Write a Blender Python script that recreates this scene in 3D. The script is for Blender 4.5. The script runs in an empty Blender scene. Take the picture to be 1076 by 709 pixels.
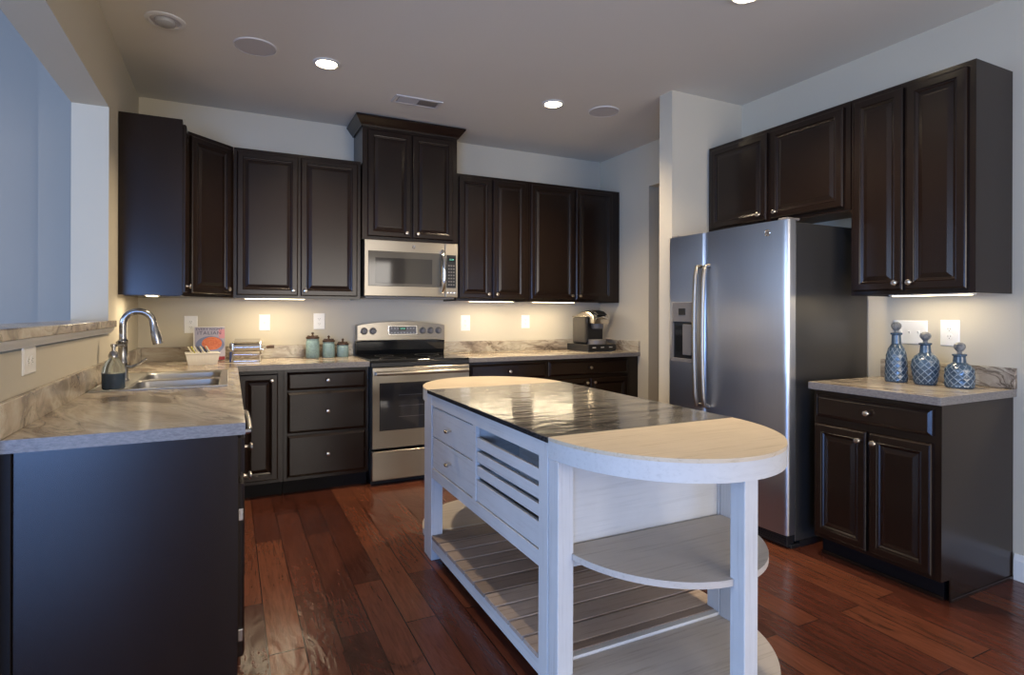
import bpy, bmesh, math, random
from math import sin, cos, pi, radians, atan2
from mathutils import Vector, Matrix
random.seed(7)
S = bpy.context.scene
COL = S.collection

# ------------------------------------------------------------------ camera, world, light
F_PX, VH, TH, CAM_H, CX = 601.8, 328.5, 0.4564, 1.2729, 537.44
cam_d = bpy.data.cameras.new('camera')
cam = bpy.data.objects.new('camera', cam_d); COL.objects.link(cam)
cam_d.sensor_fit = 'HORIZONTAL'; cam_d.sensor_width = 36.0
cam_d.lens = 36.0 * F_PX / 1076.0
cam_d.shift_x = (538.0 - CX) / 1076.0
cam_d.shift_y = (VH - 354.5) / 1076.0
cam_d.clip_start = 0.05
cam.matrix_world = Matrix.Translation((0, 0, CAM_H)) @ Matrix.Rotation(-TH, 4, 'Z') @ Matrix.Rotation(pi/2, 4, 'X') @ Matrix.Rotation(0.0031, 4, 'Z')
S.camera = cam
S.view_settings.view_transform = 'Standard'
S.view_settings.look = 'None'
S.view_settings.exposure = 0.32
S.view_settings.gamma = 1.0
S.view_settings.use_curve_mapping = False

W = bpy.data.worlds.new('sky'); S.world = W; W.use_nodes = True
wn = W.node_tree.nodes; wl = W.node_tree.links
bg = wn['Background']
sky = wn.new('ShaderNodeTexSky'); sky.sky_type = 'PREETHAM'; sky.turbidity = 4.0
sky.sun_direction = (-0.5, -0.45, 0.74)
wl.new(sky.outputs[0], bg.inputs[0]); bg.inputs[1].default_value = 0.35

DAY = (0.50, 0.68, 1.0)
def area(name, loc, aim, sx, sy, power, color):
    d = bpy.data.lights.new(name, 'AREA'); d.shape = 'RECTANGLE'; d.size = sx; d.size_y = sy
    d.energy = power; d.color = color
    o = bpy.data.objects.new(name, d); COL.objects.link(o); o.location = loc
    o.rotation_euler = Vector(aim).to_track_quat('-Z', 'Z').to_euler()
    return o
# daylight panels just inside the unseen, assumed window openings of the great room
area('daylight_west', (-4.38, 2.2, 1.45), (1, 0, -0.05), 1.9, 1.9, 70, DAY)
area('daylight_west_two', (-4.38, -0.6, 1.45), (1, 0, -0.05), 1.9, 1.9, 70, DAY)
area('daylight_south', (-2.25, -3.38, 0.90), (0, 1, -0.05), 2.2, 1.7, 200, (0.24, 0.46, 1.0))  # placed low and extra blue to tint the peninsula end panel
area('daylight_south_two', (1.8, -3.38, 1.35), (0, 1, -0.05), 2.6, 2.0, 100, (1.0, 0.93, 0.84))

XL, XR, D, H = -0.592, 3.393, 4.857, 2.81

# ------------------------------------------------------------------ materials
def mat(name, color=(0.8, 0.8, 0.8), rough=0.5, metal=0.0, spec=0.5, emit=None, es=0.0, coat=0.0, trans=0.0, ior=1.45, aniso=0.0):
    m = bpy.data.materials.new(name); m.use_nodes = True
    b = m.node_tree.nodes['Principled BSDF']
    b.inputs['Base Color'].default_value = (*color, 1)
    b.inputs['Roughness'].default_value = rough
    b.inputs['Metallic'].default_value = metal
    b.inputs['Specular IOR Level'].default_value = spec
    b.inputs['IOR'].default_value = ior
    b.inputs['Coat Weight'].default_value = coat
    b.inputs['Coat Roughness'].default_value = 0.15
    b.inputs['Transmission Weight'].default_value = trans
    b.inputs['Anisotropic'].default_value = aniso
    if emit:
        b.inputs['Emission Color'].default_value = (*emit, 1); b.inputs['Emission Strength'].default_value = es
    return m
class NT:
    def __init__(s, m):
        s.t = m.node_tree; s.b = s.t.nodes['Principled BSDF']
    def n(s, kind, **kw):
        nd = s.t.nodes.new(kind)
        for k, v in kw.items():
            if k.startswith('i_'):
                key = k[2:].replace('_', ' ')
                nd.inputs[key].default_value = v
            else: setattr(nd, k, v)
        return nd
    def l(s, a, b): s.t.links.new(a, b)
    def coords(s, scale=(1, 1, 1), rot=(0, 0, 0), kind='Object', loc=(0, 0, 0)):
        tc = s.n('ShaderNodeTexCoord'); mp = s.n('ShaderNodeMapping')
        mp.inputs['Scale'].default_value = scale; mp.inputs['Rotation'].default_value = rot; mp.inputs['Location'].default_value = loc
        s.l(tc.outputs[kind], mp.inputs[0]); return mp.outputs[0]
    def world(s, scale=(1, 1, 1), rot=(0, 0, 0)):
        g = s.n('ShaderNodeNewGeometry'); mp = s.n('ShaderNodeMapping')
        mp.inputs['Scale'].default_value = scale; mp.inputs['Rotation'].default_value = rot
        s.l(g.outputs['Position'], mp.inputs[0]); return mp.outputs[0]
    def noise(s, vec, scale=5, detail=4, rough=0.5, dist=0.0):
        nd = s.n('ShaderNodeTexNoise'); nd.inputs['Scale'].default_value = scale; nd.inputs['Detail'].default_value = detail
        nd.inputs['Roughness'].default_value = rough; nd.inputs['Distortion'].default_value = dist
        s.l(vec, nd.inputs['Vector']); return nd.outputs[0]
    def ramp(s, fac, stops):
        r = s.n('ShaderNodeValToRGB'); e = r.color_ramp.elements
        while len(e) < len(stops): e.new(0.5)
        for x, (p, c) in zip(e, stops):
            x.position = p; x.color = (*c, 1)
        s.l(fac, r.inputs[0]); return r.outputs[0]
    def mix(s, fac, a, b, blend='MIX'):
        m = s.n('ShaderNodeMix', data_type='RGBA', blend_type=blend)
        for sock, val in ((m.inputs[0], fac), (m.inputs[6], a), (m.inputs[7], b)):
            if hasattr(val, 'is_linked'): s.l(val, sock)
            elif isinstance(val, (int, float)): sock.default_value = val
            else: sock.default_value = (*val, 1)
        return m.outputs[2]
    def bump(s, height, strength=0.2, dist=0.01):
        b = s.n('ShaderNodeBump'); b.inputs['Strength'].default_value = strength; b.inputs['Distance'].default_value = dist
        s.l(height, b.inputs['Height']); s.l(b.outputs[0], s.b.inputs['Normal'])
    def color(s, c): s.l(c, s.b.inputs['Base Color'])

def paint(name, c, rough=0.75):
    m = mat(name, c, rough, spec=0.3); t = NT(m)
    v = t.world(); n1 = t.noise(v, 1.3, 2)
    t.color(t.mix(n1, tuple(x*0.96 for x in c), tuple(min(1, x*1.04) for x in c)))
    t.bump(t.noise(v, 180, 2), 0.05, 0.002)
    return m
M = {}
M['wall'] = paint('wall_paint', (0.57, 0.52, 0.42))
M['cream'] = paint('cream_paint', (0.56, 0.52, 0.38))
M['ceiling'] = paint('ceiling_paint', (0.69, 0.665, 0.61), 0.9)
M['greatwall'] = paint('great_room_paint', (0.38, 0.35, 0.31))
M['trim'] = mat('trim_paint', (0.74, 0.73, 0.70), 0.4)
M['plastic'] = mat('white_plastic', (0.84, 0.83, 0.80), 0.35)
M['plastic_dark'] = mat('dark_slot', (0.05, 0.05, 0.05), 0.5)

m = mat('espresso_wood', (0.02, 0.012, 0.009), 0.22, spec=0.45); t = NT(m); M['cab'] = m
v = t.coords((22, 22, 1.6)); g = t.noise(v, 3.0, 5, 0.6, 0.5)
t.color(t.ramp(g, [(0.25, (0.0115, 0.0060, 0.0041)), (0.75, (0.0145, 0.0076, 0.0050))]))
rg = t.n('ShaderNodeMapRange', i_To_Min=0.225, i_To_Max=0.245); t.l(g, rg.inputs[0]); t.l(rg.outputs[0], t.b.inputs['Roughness'])
M['cab_in'] = mat('cabinet_underside', (0.30, 0.19, 0.10), 0.6)

m = mat('toe_kick_black', (0.006, 0.005, 0.006), 0.5, spec=0.2); M['toe'] = m

# hardwood planks running along Y
m = mat('hardwood', (0.1, 0.04, 0.02), 0.28, spec=0.5); t = NT(m); M['floor'] = m
v = t.world((1, 1, 1), (0, 0, pi/2))
br = t.n('ShaderNodeTexBrick'); br.offset = 0.37; br.offset_frequency = 2; br.squash = 1.0
for k, val in (('Scale', 1.0), ('Mortar Size', 0.0024), ('Mortar Smooth', 0.2), ('Bias', 0.0), ('Brick Width', 1.15), ('Row Height', 0.13)): br.inputs[k].default_value = val
br.inputs['Color1'].default_value = (0, 0, 0, 1); br.inputs['Color2'].default_value = (1, 1, 1, 1); br.inputs['Mortar'].default_value = (0.5, 0.5, 0.5, 1)
t.l(v, br.inputs['Vector'])
plank = t.ramp(br.outputs['Color'], [(0.0, (0.060, 0.018, 0.011)), (0.5, (0.095, 0.029, 0.017)), (1.0, (0.140, 0.047, 0.024))])
vg = t.world((14, 1.2, 1)); grain = t.noise(vg, 3.5, 6, 0.62, 1.2)
c1 = t.mix(0.75, plank, t.ramp(grain, [(0.28, (0.48, 0.44, 0.42)), (0.6, (1.05, 1.0, 1.0))]), 'MULTIPLY')
vk = t.world((4.5, 1.7, 1)); kn = t.noise(vk, 1.0, 5, 0.65, 0.8)
c2 = t.mix(0.85, c1, t.ramp(kn, [(0.26, (0.22, 0.20, 0.20)), (0.38, (1, 1, 1))]), 'MULTIPLY')
c3 = t.mix(br.outputs['Fac'], c2, (0.016, 0.006, 0.004))
t.color(c3)
hs = t.noise(t.world((9, 3.0, 1)), 2.0, 3, 0.5, 0.6)
sub = t.n('ShaderNodeMath', operation='MULTIPLY_ADD'); t.l(br.outputs['Fac'], sub.inputs[0]); sub.inputs[1].default_value = -0.5; t.l(hs, sub.inputs[2])
t.bump(sub.outputs[0], 0.5, 0.008)
rr = t.n('ShaderNodeMapRange', i_To_Min=0.15, i_To_Max=0.30); t.l(grain, rr.inputs[0]); t.l(rr.outputs[0], t.b.inputs['Roughness'])

def marble(name, rot, rough=0.2):
    m = mat(name, (0.5, 0.45, 0.4), rough, spec=0.5); t = NT(m)
    v = t.world((1.0, 1.0, 1.0), rot)
    mp = t.n('ShaderNodeMapping'); mp.inputs['Scale'].default_value = (1.0, 3.2, 3.2); t.l(v, mp.inputs[0])
    warp = t.n('ShaderNodeTexNoise'); warp.inputs['Scale'].default_value = 1.3; warp.inputs['Detail'].default_value = 3; t.l(mp.outputs[0], warp.inputs['Vector'])
    va = t.n('ShaderNodeVectorMath', operation='MULTIPLY_ADD'); t.l(warp.outputs['Color'], va.inputs[0]); va.inputs[1].default_value = (1.1, 1.1, 1.1); t.l(mp.outputs[0], va.inputs[2])
    w1 = t.noise(va.outputs[0], 1.5, 6, 0.55, 0.6)
    base = t.ramp(w1, [(0.28, (0.075, 0.062, 0.050)), (0.37, (0.21, 0.165, 0.125)), (0.46, (0.39, 0.32, 0.245)), (0.55, (0.54, 0.48, 0.375)), (0.64, (0.31, 0.255, 0.20)), (0.74, (0.47, 0.415, 0.33))])
    w2 = t.noise(va.outputs[0], 2.6, 7, 0.62, 1.0)
    vein = t.ramp(w2, [(0.47, (1, 1, 1)), (0.495, (0.33, 0.30, 0.28)), (0.51, (0.45, 0.42, 0.40)), (0.54, (1, 1, 1))])
    w3 = t.noise(va.outputs[0], 1.1, 3)
    msk = t.ramp(w3, [(0.42, (0.15, 0.15, 0.15)), (0.6, (0.95, 0.95, 0.95))])
    c = t.mix(msk, base, vein, 'MULTIPLY')
    fine = t.noise(va.outputs[0], 14, 5, 0.7, 0.5)
    c = t.mix(0.5, c, t.ramp(fine, [(0.35, (0.72, 0.70, 0.68)), (0.6, (1, 1, 1))]), 'MULTIPLY')
    t.color(c); return m
M['marble_x'] = marble('river_stone_laminate', (0, 0, 0.12))
M['marble_y'] = marble('river_stone_laminate_side', (0, 0, pi/2 - 0.5))
m = mat('laminate_edge', (0.25, 0.24, 0.25), 0.4); t = NT(m); M['edge'] = m
t.color(t.ramp(t.noise(t.world((1, 1, 3)), 60, 4, 0.7), [(0.3, (0.12, 0.11, 0.108)), (0.7, (0.26, 0.24, 0.225))]))

m = mat('dark_granite', (0.05, 0.05, 0.05), 0.10, spec=0.6); t = NT(m); M['granite'] = m
mp = t.world((1.0, 4.5, 4.5)); w = t.noise(mp, 2.2, 7, 0.62, 1.0); w2 = t.noise(mp, 5.5, 5, 0.7, 1.5)
c = t.ramp(w, [(0.32, (0.045, 0.042, 0.038)), (0.46, (0.11, 0.10, 0.088)), (0.56, (0.20, 0.185, 0.155)), (0.66, (0.10, 0.092, 0.082)), (0.78, (0.26, 0.245, 0.21))])
c = t.mix(0.6, c, t.ramp(w2, [(0.36, (0.45, 0.44, 0.43)), (0.55, (1, 1, 1))]), 'MULTIPLY')
gm = t.n('ShaderNodeNewGeometry'); sx = t.n('ShaderNodeSeparateXYZ'); t.l(gm.outputs['Normal'], sx.inputs[0])
edge = t.ramp(t.noise(t.world((1, 1, 1)), 90, 4, 0.7), [(0.35, (0.012, 0.012, 0.013)), (0.7, (0.05, 0.048, 0.048))])
t.color(t.mix(sx.outputs[2], edge, c))
t.bump(t.noise(t.world((2.2, 7, 1)), 2.6, 3, 0.5, 0.8), 0.22, 0.008)

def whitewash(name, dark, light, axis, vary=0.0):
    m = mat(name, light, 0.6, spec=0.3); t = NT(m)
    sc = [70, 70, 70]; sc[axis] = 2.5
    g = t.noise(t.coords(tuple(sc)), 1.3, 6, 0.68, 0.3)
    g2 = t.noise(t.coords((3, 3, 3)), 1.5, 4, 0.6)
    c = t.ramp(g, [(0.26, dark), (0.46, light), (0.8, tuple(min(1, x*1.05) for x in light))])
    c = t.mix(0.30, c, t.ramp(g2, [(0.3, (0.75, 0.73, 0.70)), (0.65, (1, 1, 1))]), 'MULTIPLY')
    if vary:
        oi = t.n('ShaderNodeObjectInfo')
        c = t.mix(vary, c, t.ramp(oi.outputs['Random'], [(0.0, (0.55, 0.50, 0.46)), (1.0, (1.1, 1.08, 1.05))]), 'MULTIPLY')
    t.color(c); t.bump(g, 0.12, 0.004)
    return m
M['ww_z'] = whitewash('whitewashed_wood_upright', (0.46, 0.44, 0.42), (0.58, 0.57, 0.56), 2)
M['ww_y'] = whitewash('whitewashed_wood_rail', (0.48, 0.46, 0.44), (0.58, 0.57, 0.56), 1)
M['ww_x'] = whitewash('whitewashed_wood_board', (0.48, 0.46, 0.44), (0.57, 0.56, 0.545), 0)
M['ww_p'] = whitewash('whitewashed_panel', (0.49, 0.48, 0.465), (0.57, 0.56, 0.545), 0)
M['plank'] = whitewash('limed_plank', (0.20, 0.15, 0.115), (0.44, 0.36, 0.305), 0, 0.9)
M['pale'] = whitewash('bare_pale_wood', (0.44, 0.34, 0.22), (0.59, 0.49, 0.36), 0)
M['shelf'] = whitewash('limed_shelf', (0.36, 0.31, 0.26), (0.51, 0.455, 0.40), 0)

def steel(name, c, rough, stretch, tangent, aniso=0.8):
    m = mat(name, c, rough, 1.0, aniso=aniso); t = NT(m)
    g = t.noise(t.coords(stretch), 1.0, 3, 0.6)
    r = t.n('ShaderNodeMapRange', i_To_Min=rough*0.85, i_To_Max=rough*1.2); t.l(g, r.inputs[0]); t.l(r.outputs[0], t.b.inputs['Roughness'])
    cv = t.n('ShaderNodeCombineXYZ')
    for k in range(3): cv.inputs[k].default_value = tangent[k]
    t.l(cv.outputs[0], t.b.inputs['Tangent'])
    t.color(t.mix(g, tuple(x*0.95 for x in c), tuple(min(1, x*1.04) for x in c)))
    return m
M['steel'] = steel('brushed_steel', (0.37, 0.34, 0.295), 0.30, (3, 3, 300), (0, 0, 1))
M['fridge_steel'] = steel('brushed_fridge_steel', (0.52, 0.52, 0.53), 0.30, (300, 300, 3), (0, 1, 0))
M['fridge_side'] = mat('fridge_case', (0.085, 0.08, 0.075), 0.32, 0.6); t = NT(M['fridge_side']); t.bump(t.noise(t.coords((1, 1, 1)), 260, 2), 0.12, 0.002)
M['chrome'] = mat('chrome', (0.75, 0.74, 0.72), 0.10, 1.0)
M['nickel'] = mat('satin_nickel', (0.62, 0.57, 0.50), 0.25, 1.0)
M['faucet'] = mat('brushed_nickel', (0.36, 0.35, 0.34), 0.24, 1.0)
M['sinksteel'] = mat('sink_steel', (0.42, 0.40, 0.37), 0.36, 1.0)
M['glassblack'] = mat('black_glass', (0.012, 0.012, 0.012), 0.06, spec=0.6)
M['ovenglass'] = mat('oven_glass', (0.028, 0.026, 0.024), 0.05, spec=0.7)
M['microglass'] = mat('microwave_glass', (0.075, 0.07, 0.06), 0.08, spec=0.7)
M['black'] = mat('black_plastic', (0.012, 0.012, 0.013), 0.35)
M['greypl'] = mat('grey_plastic', (0.16, 0.15, 0.145), 0.35)
M['lcd'] = mat('lcd_digits', (0.05, 0.2, 0.15), 0.4, emit=(0.25, 0.9, 0.65), es=0.8)
M['printgrey'] = mat('pale_print', (0.55, 0.54, 0.52), 0.5)
M['lens'] = mat('lamp_lens', (1, 0.95, 0.8), 0.4, emit=(1.0, 0.84, 0.58), es=22.0)
M['strip'] = mat('strip_lens', (1, 0.95, 0.8), 0.4, emit=(1.0, 0.83, 0.52), es=5.0)
M['bulboff'] = mat('unlit_bulb', (0.42, 0.41, 0.38), 0.25)
M['grille'] = mat('speaker_grille', (0.52, 0.50, 0.49), 0.8)
M['louver'] = mat('vent_louver', (0.60, 0.58, 0.57), 0.5)
M['ventdark'] = mat('vent_dark', (0.06, 0.06, 0.07), 0.7)
M['glass'] = mat('window_glass', (1, 1, 1), 0.0, trans=1.0, ior=1.1)
m = mat('soap_glass', (0.80, 0.90, 0.92), 0.03, spec=0.5, trans=0.97, ior=1.12); M['soapglass'] = m
M['soap'] = mat('blue_soap', (0.02, 0.045, 0.09), 0.1, spec=0.6)
m = mat('teal_crackle', (0.22, 0.36, 0.36), 0.3); t = NT(m); M['teal'] = m
vo = t.n('ShaderNodeTexVoronoi', feature='DISTANCE_TO_EDGE'); vo.inputs['Scale'].default_value = 130
t.l(t.coords(), vo.inputs['Vector'])
t.color(t.ramp(vo.outputs['Distance'], [(0.0, (0.14, 0.21, 0.215)), (0.25, (0.27, 0.39, 0.39))])); t.bump(vo.outputs['Distance'], 0.5, 0.003)
m = mat('bronze_lid', (0.10, 0.06, 0.04), 0.35, 0.7); M['bronze'] = m
M['glaze_ridge'] = mat('blue_glaze_ridge', (0.20, 0.25, 0.29), 0.2)
m = mat('blue_glaze', (0.10, 0.18, 0.28), 0.12, spec=0.6, coat=0.2); t = NT(m); M['glaze'] = m
g = t.noise(t.coords(), 14, 4, 0.6)
t.color(t.ramp(g, [(0.3, (0.025, 0.045, 0.072)), (0.6, (0.055, 0.090, 0.130)), (0.8, (0.11, 0.15, 0.19))]))
m = mat('weathered_stopper', (0.15, 0.16, 0.17), 0.3); t = NT(m); M['stopper'] = m
g = t.noise(t.coords(), 40, 4, 0.6)
t.color(t.ramp(g, [(0.35, (0.06, 0.07, 0.085)), (0.65, (0.26, 0.26, 0.25))]))
M['ceramic'] = mat('white_ceramic', (0.72, 0.68, 0.60), 0.3)
M['bookwhite'] = mat('book_pages', (0.75, 0.72, 0.68), 0.6)
M['booklav'] = mat('book_cover', (0.36, 0.34, 0.43), 0.35)
M['bookrose'] = mat('book_rose', (0.55, 0.24, 0.28), 0.35)
M['plateblue'] = mat('plate_blue', (0.16, 0.19, 0.33), 0.35)
M['pasta'] = mat('pasta_orange', (0.62, 0.14, 0.05), 0.4)
t = NT(M['pasta']); t.color(t.ramp(t.noise(t.coords(), 90, 4, 0.7, 2.0), [(0.3, (0.40, 0.05, 0.02)), (0.55, (0.66, 0.17, 0.06)), (0.75, (0.75, 0.38, 0.18))]))
M['ink'] = mat('dark_ink', (0.05, 0.045, 0.10), 0.5)
M['redink'] = mat('dark_red', (0.22, 0.02, 0.03), 0.5)
M['pk_yellow'] = mat('packet_yellow', (0.55, 0.50, 0.10), 0.5)
M['pk_cream'] = mat('packet_cream', (0.72, 0.66, 0.48), 0.5)
M['pk_black'] = mat('packet_black', (0.02, 0.02, 0.02), 0.4)
M['bluepl'] = mat('navy_plastic', (0.03, 0.04, 0.12), 0.4)
M['woodhandle'] = mat('dark_handle', (0.10, 0.055, 0.03), 0.4)
M['tank'] = mat('smoky_tank', (0.045, 0.04, 0.036), 0.10, spec=0.6)

# ------------------------------------------------------------------ mesh helpers
class MB:
    """collects geometry, links as ONE mesh object"""
    def __init__(s): s.bm = bmesh.new()
    def box(s, x0, x1, y0, y1, z0, z1, bev=0.0, seg=2):
        r = bmesh.ops.create_cube(s.bm, size=1.0)
        vs = r['verts']
        for v in vs:
            v.co = Vector(((x0+x1)/2 + v.co.x*(x1-x0), (y0+y1)/2 + v.co.y*(y1-y0), (z0+z1)/2 + v.co.z*(z1-z0)))
        if bev > 0:
            es = list({e for v in vs for e in v.link_edges})
            bmesh.ops.bevel(s.bm, geom=es, offset=bev, segments=seg, affect='EDGES', profile=0.5)
        return s
    def lathe(s, prof, center=(0, 0, 0), n=24, axis='Z', caps=True):
        rings = []
        c = Vector(center)
        def P(r, a, h):
            if axis == 'Z': return c + Vector((r*cos(a), r*sin(a), h))
            if axis == 'Y': return c + Vector((r*cos(a), h, r*sin(a)))
            return c + Vector((h, r*cos(a), r*sin(a)))
        for r, h in prof:
            r = max(r, 1e-4)
            rings.append([s.bm.verts.new(P(r, 2*pi*k/n, h)) for k in range(n)])
        for a, b in zip(rings, rings[1:]):
            for k in range(n):
                s.bm.faces.new((a[k], a[(k+1) % n], b[(k+1) % n], b[k]))
        if caps:
            s.bm.faces.new(rings[0]); s.bm.faces.new(rings[-1])
        return s
    def tube(s, pts, r, n=12, closed=False):
        pts = [Vector(p) for p in pts]
        rad = r if isinstance(r, (list, tuple)) else [r]*len(pts)
        rings = []; prev = None
        for i, p in enumerate(pts):
            a = pts[max(i-1, 0)]; b = pts[min(i+1, len(pts)-1)]
            tg = (b - a).normalized()
            if prev is None:
                up = Vector((0, 0, 1)) if abs(tg.z) < 0.9 else Vector((0, 1, 0))
                u = tg.cross(up).normalized()
            else:
                u = (prev - tg*prev.dot(tg)).normalized()
            prev = u; w = tg.cross(u)
            rings.append([s.bm.verts.new(p + (u*cos(2*pi*k/n) + w*sin(2*pi*k/n))*rad[i]) for k in range(n)])
        for a, b in zip(rings, rings[1:]):
            for k in range(n): s.bm.faces.new((a[k], a[(k+1) % n], b[(k+1) % n], b[k]))
        s.bm.faces.new(rings[0]); s.bm.faces.new(rings[-1])
        return s
    def prism(s, poly, z0, z1, axis='Z', bev=0.0):
        """extrude a 2D polygon; axis Z: (x,y), X: (y,z), Y: (x,z)"""
        def P(a, b, h): return {'Z': (a, b, h), 'X': (h, a, b), 'Y': (a, h, b)}[axis]
        lo = [s.bm.verts.new(P(a, b, z0)) for a, b in poly]; hi = [s.bm.verts.new(P(a, b, z1)) for a, b in poly]
        n = len(poly)
        fs = [s.bm.faces.new(lo[::-1]), s.bm.faces.new(hi)]
        for k in range(n): s.bm.faces.new((lo[k], lo[(k+1) % n], hi[(k+1) % n], hi[k]))
        if bev > 0:
            es = [e for f in fs for e in f.edges]
            bmesh.ops.bevel(s.bm, geom=es, offset=bev, segments=2, affect='EDGES', profile=0.5)
        return s
    def rings(s, x0, x1, z0, z1, prof, back):
        """rectangular panel facing -Y: prof = [(inset, y)], outermost first; back = y of the rear face"""
        def R(i, y): return [s.bm.verts.new(p) for p in ((x0+i, y, z0+i), (x1-i, y, z0+i), (x1-i, y, z1-i), (x0+i, y, z1-i))]
        rs = [R(0, back)] + [R(i, y) for i, y in prof]
        s.bm.faces.new(rs[0])
        for a, b in zip(rs, rs[1:]):
            for k in range(4): s.bm.faces.new((a[k], a[(k+1) % 4], b[(k+1) % 4], b[k]))
        s.bm.faces.new(rs[-1])
        return s
    def sphere(s, c, r, sub=2, sc=(1, 1, 1)):
        q = bmesh.ops.create_icosphere(s.bm, subdivisions=sub, radius=r)
        for v in q['verts']: v.co = Vector((v.co.x*sc[0], v.co.y*sc[1], v.co.z*sc[2])) + Vector(c)
        return s
    def xf(s, mtx):
        bmesh.ops.transform(s.bm, matrix=mtx, verts=s.bm.verts); return s
    def build(s, name, m, parent=None, smooth=False, loc=None, **props):
        bmesh.ops.recalc_face_normals(s.bm, faces=s.bm.faces)
        me = bpy.data.meshes.new(name); s.bm.to_mesh(me); s.bm.free()
        if smooth:
            me.shade_smooth()
            try: me.set_sharp_from_angle(angle=radians(38))
            except Exception: pass
        for x in (m if isinstance(m, (list, tuple)) else [m]): me.materials.append(x)
        o = bpy.data.objects.new(name, me); COL.objects.link(o)
        if parent is not None: o.parent = parent
        if loc is not None: o.location = loc
        for k, v in props.items(): o[k] = v
        return o
def thing(name, label, cat, loc=(0, 0, 0), rz=0.0, group=None):
    o = bpy.data.objects.new(name, None); COL.objects.link(o); o.empty_display_size = 0.1
    o.location = loc; o.rotation_euler = (0, 0, rz); o['label'] = label; o['category'] = cat
    if group: o['group'] = group
    return o
def tag(o, label, cat, group=None):
    o['label'] = label; o['category'] = cat
    if group: o['group'] = group
    return o
def struct(mb, name, m, **k):
    o = mb.build(name, m, **k)
    if k.get('parent') is None: o['kind'] = 'structure'
    return o
def copy_tree(o, parent=None):
    c = o.copy(); COL.objects.link(c)
    if parent is not None: c.parent = parent
    for ch in list(o.children): copy_tree(ch, c)
    return c
def text_mesh(name, body, size, m, parent, mtx, depth=0.0006, align='CENTER', spacing=1.0, xscale=1.0):
    cu = bpy.data.curves.new(name, 'FONT'); cu.body = body; cu.size = size; cu.align_x = align; cu.align_y = 'CENTER'
    cu.extrude = depth; cu.space_character = spacing
    tmp = bpy.data.objects.new(name, cu); COL.objects.link(tmp)
    dg = bpy.context.evaluated_depsgraph_get(); dg.update()
    me = bpy.data.meshes.new_from_object(tmp.evaluated_get(dg))
    bpy.data.objects.remove(tmp); bpy.data.curves.remove(cu)
    me.transform(mtx @ Matrix.Diagonal((xscale, 1, 1, 1)))
    me.name = name; me.materials.clear(); me.materials.append(m)
    o = bpy.data.objects.new(name, me); COL.objects.link(o); o.parent = parent
    return o
FACE = Matrix.Rotation(pi/2, 4, 'X')     # text lying in XY -> standing, facing -Y

# ------------------------------------------------------------------ room shell
GX0, GY0 = -4.5, -3.5                       # great room extents
GY1 = 4.86
struct(MB().box(GX0-.15, XR+.15, GY0-.15, D+.12, -0.08, 0), 'floor', M['floor'])
struct(MB().box(XL-.165, XR+.15, GY0-.15, D+.12, H, H+.1), 'ceiling', M['ceiling'])
HG = 4.3
struct(MB().box(GX0-.15, XL-.165, GY0-.15, D+.12, HG, HG+.1), 'ceiling_far_room', M['ceiling'])
struct(MB().box(XL-.165, XL-.065, GY0-.15, D+.12, H+.1, HG), 'wall_upper_left', M['greatwall'])
struct(MB().box(XL, XR+.15, D, D+.12, 0, H), 'wall_back', M['wall'])
# right wall with the opening between nook and fridge
OY0, OY1, OZ = 3.30, 4.10, 2.42
w = MB(); w.box(XR, XR+.15, GY0, OY0, 0, H).box(XR, XR+.15, OY1, D, 0, H).box(XR, XR+.15, OY0, OY1, OZ, H)
struct(w, 'wall_right', M['wall'])
# pantry room behind that opening
w = MB(); w.box(XR+1.2, XR+1.3, OY0-.4, OY1+.4, 0, H).box(XR+.15, XR+1.2, OY1+.3, OY1+.4, 0, H).box(XR+.15, XR+1.2, OY0-.4, OY0-.3, 0, H)
struct(w, 'wall_pantry', M['wall'])
struct(MB().box(XR+.15, XR+1.3, OY0-.4, OY1+.4, -0.08, 0), 'floor_pantry', M['floor'])
struct(MB().box(XR+.15, XR+1.3, OY0-.4, OY1+.4, H, H+.1), 'ceiling_pantry', M['ceiling'])
struct(MB().box(2.73, XR, 3.056, 3.185, 0, H), 'wall_fridge', M['wall'])
# left wall: solid beyond the pass-through, half wall below, header above
JY, LZ, HZ, LX = 3.741, 1.187, 2.377, XL-.165
w = MB(); w.box(LX, XL, JY, D, 0, H)
w.box(LX, XL, 1.975, JY, 0, 1.15).box(LX, XL, -0.4, JY, HZ, H)
struct(w, 'wall_left', M['wall'])
# great room walls
w = MB(); w.box(GX0, LX, GY1, GY1+.12, 0, HG).box(-1.10, LX, 4.60, GY1, 0, HG)
struct(w, 'wall_far_room', M['greatwall'])
def wall_windows(name, fixed, axis, a0, a1, wins, thick, m, H=4.3):
    """wall along an axis with rectangular window openings (lo, hi, z0, z1)"""
    w = MB()
    def B(p, q, z0, z1):
        if axis == 'Y': w.box(fixed-thick, fixed, p, q, z0, z1)
        else: w.box(p, q, fixed-thick, fixed, z0, z1)
    cur = a0
    for lo, hi, z0, z1 in wins:
        B(cur, lo, 0, H); B(lo, hi, 0, z0); B(lo, hi, z1, H); cur = hi
    B(cur, a1, 0, H)
    struct(w, name, m)
WW = [(-1.6, 0.4, 0.5, 2.4), (1.2, 3.2, 0.5, 2.4)]
WS = [(-3.4, -1.1, 0.03, 1.82), (0.45, 3.15, 0.35, 2.35)]  # first opening is unseen, shaped to send blue light onto the end panel
wall_windows('wall_west', GX0, 'Y', GY0, GY1+.12, WW, .15, M['greatwall'])
wall_windows('wall_south', GY0, 'X', GX0-.15, XR+.15, WS, .15, M['greatwall'])
wi = 0
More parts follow.
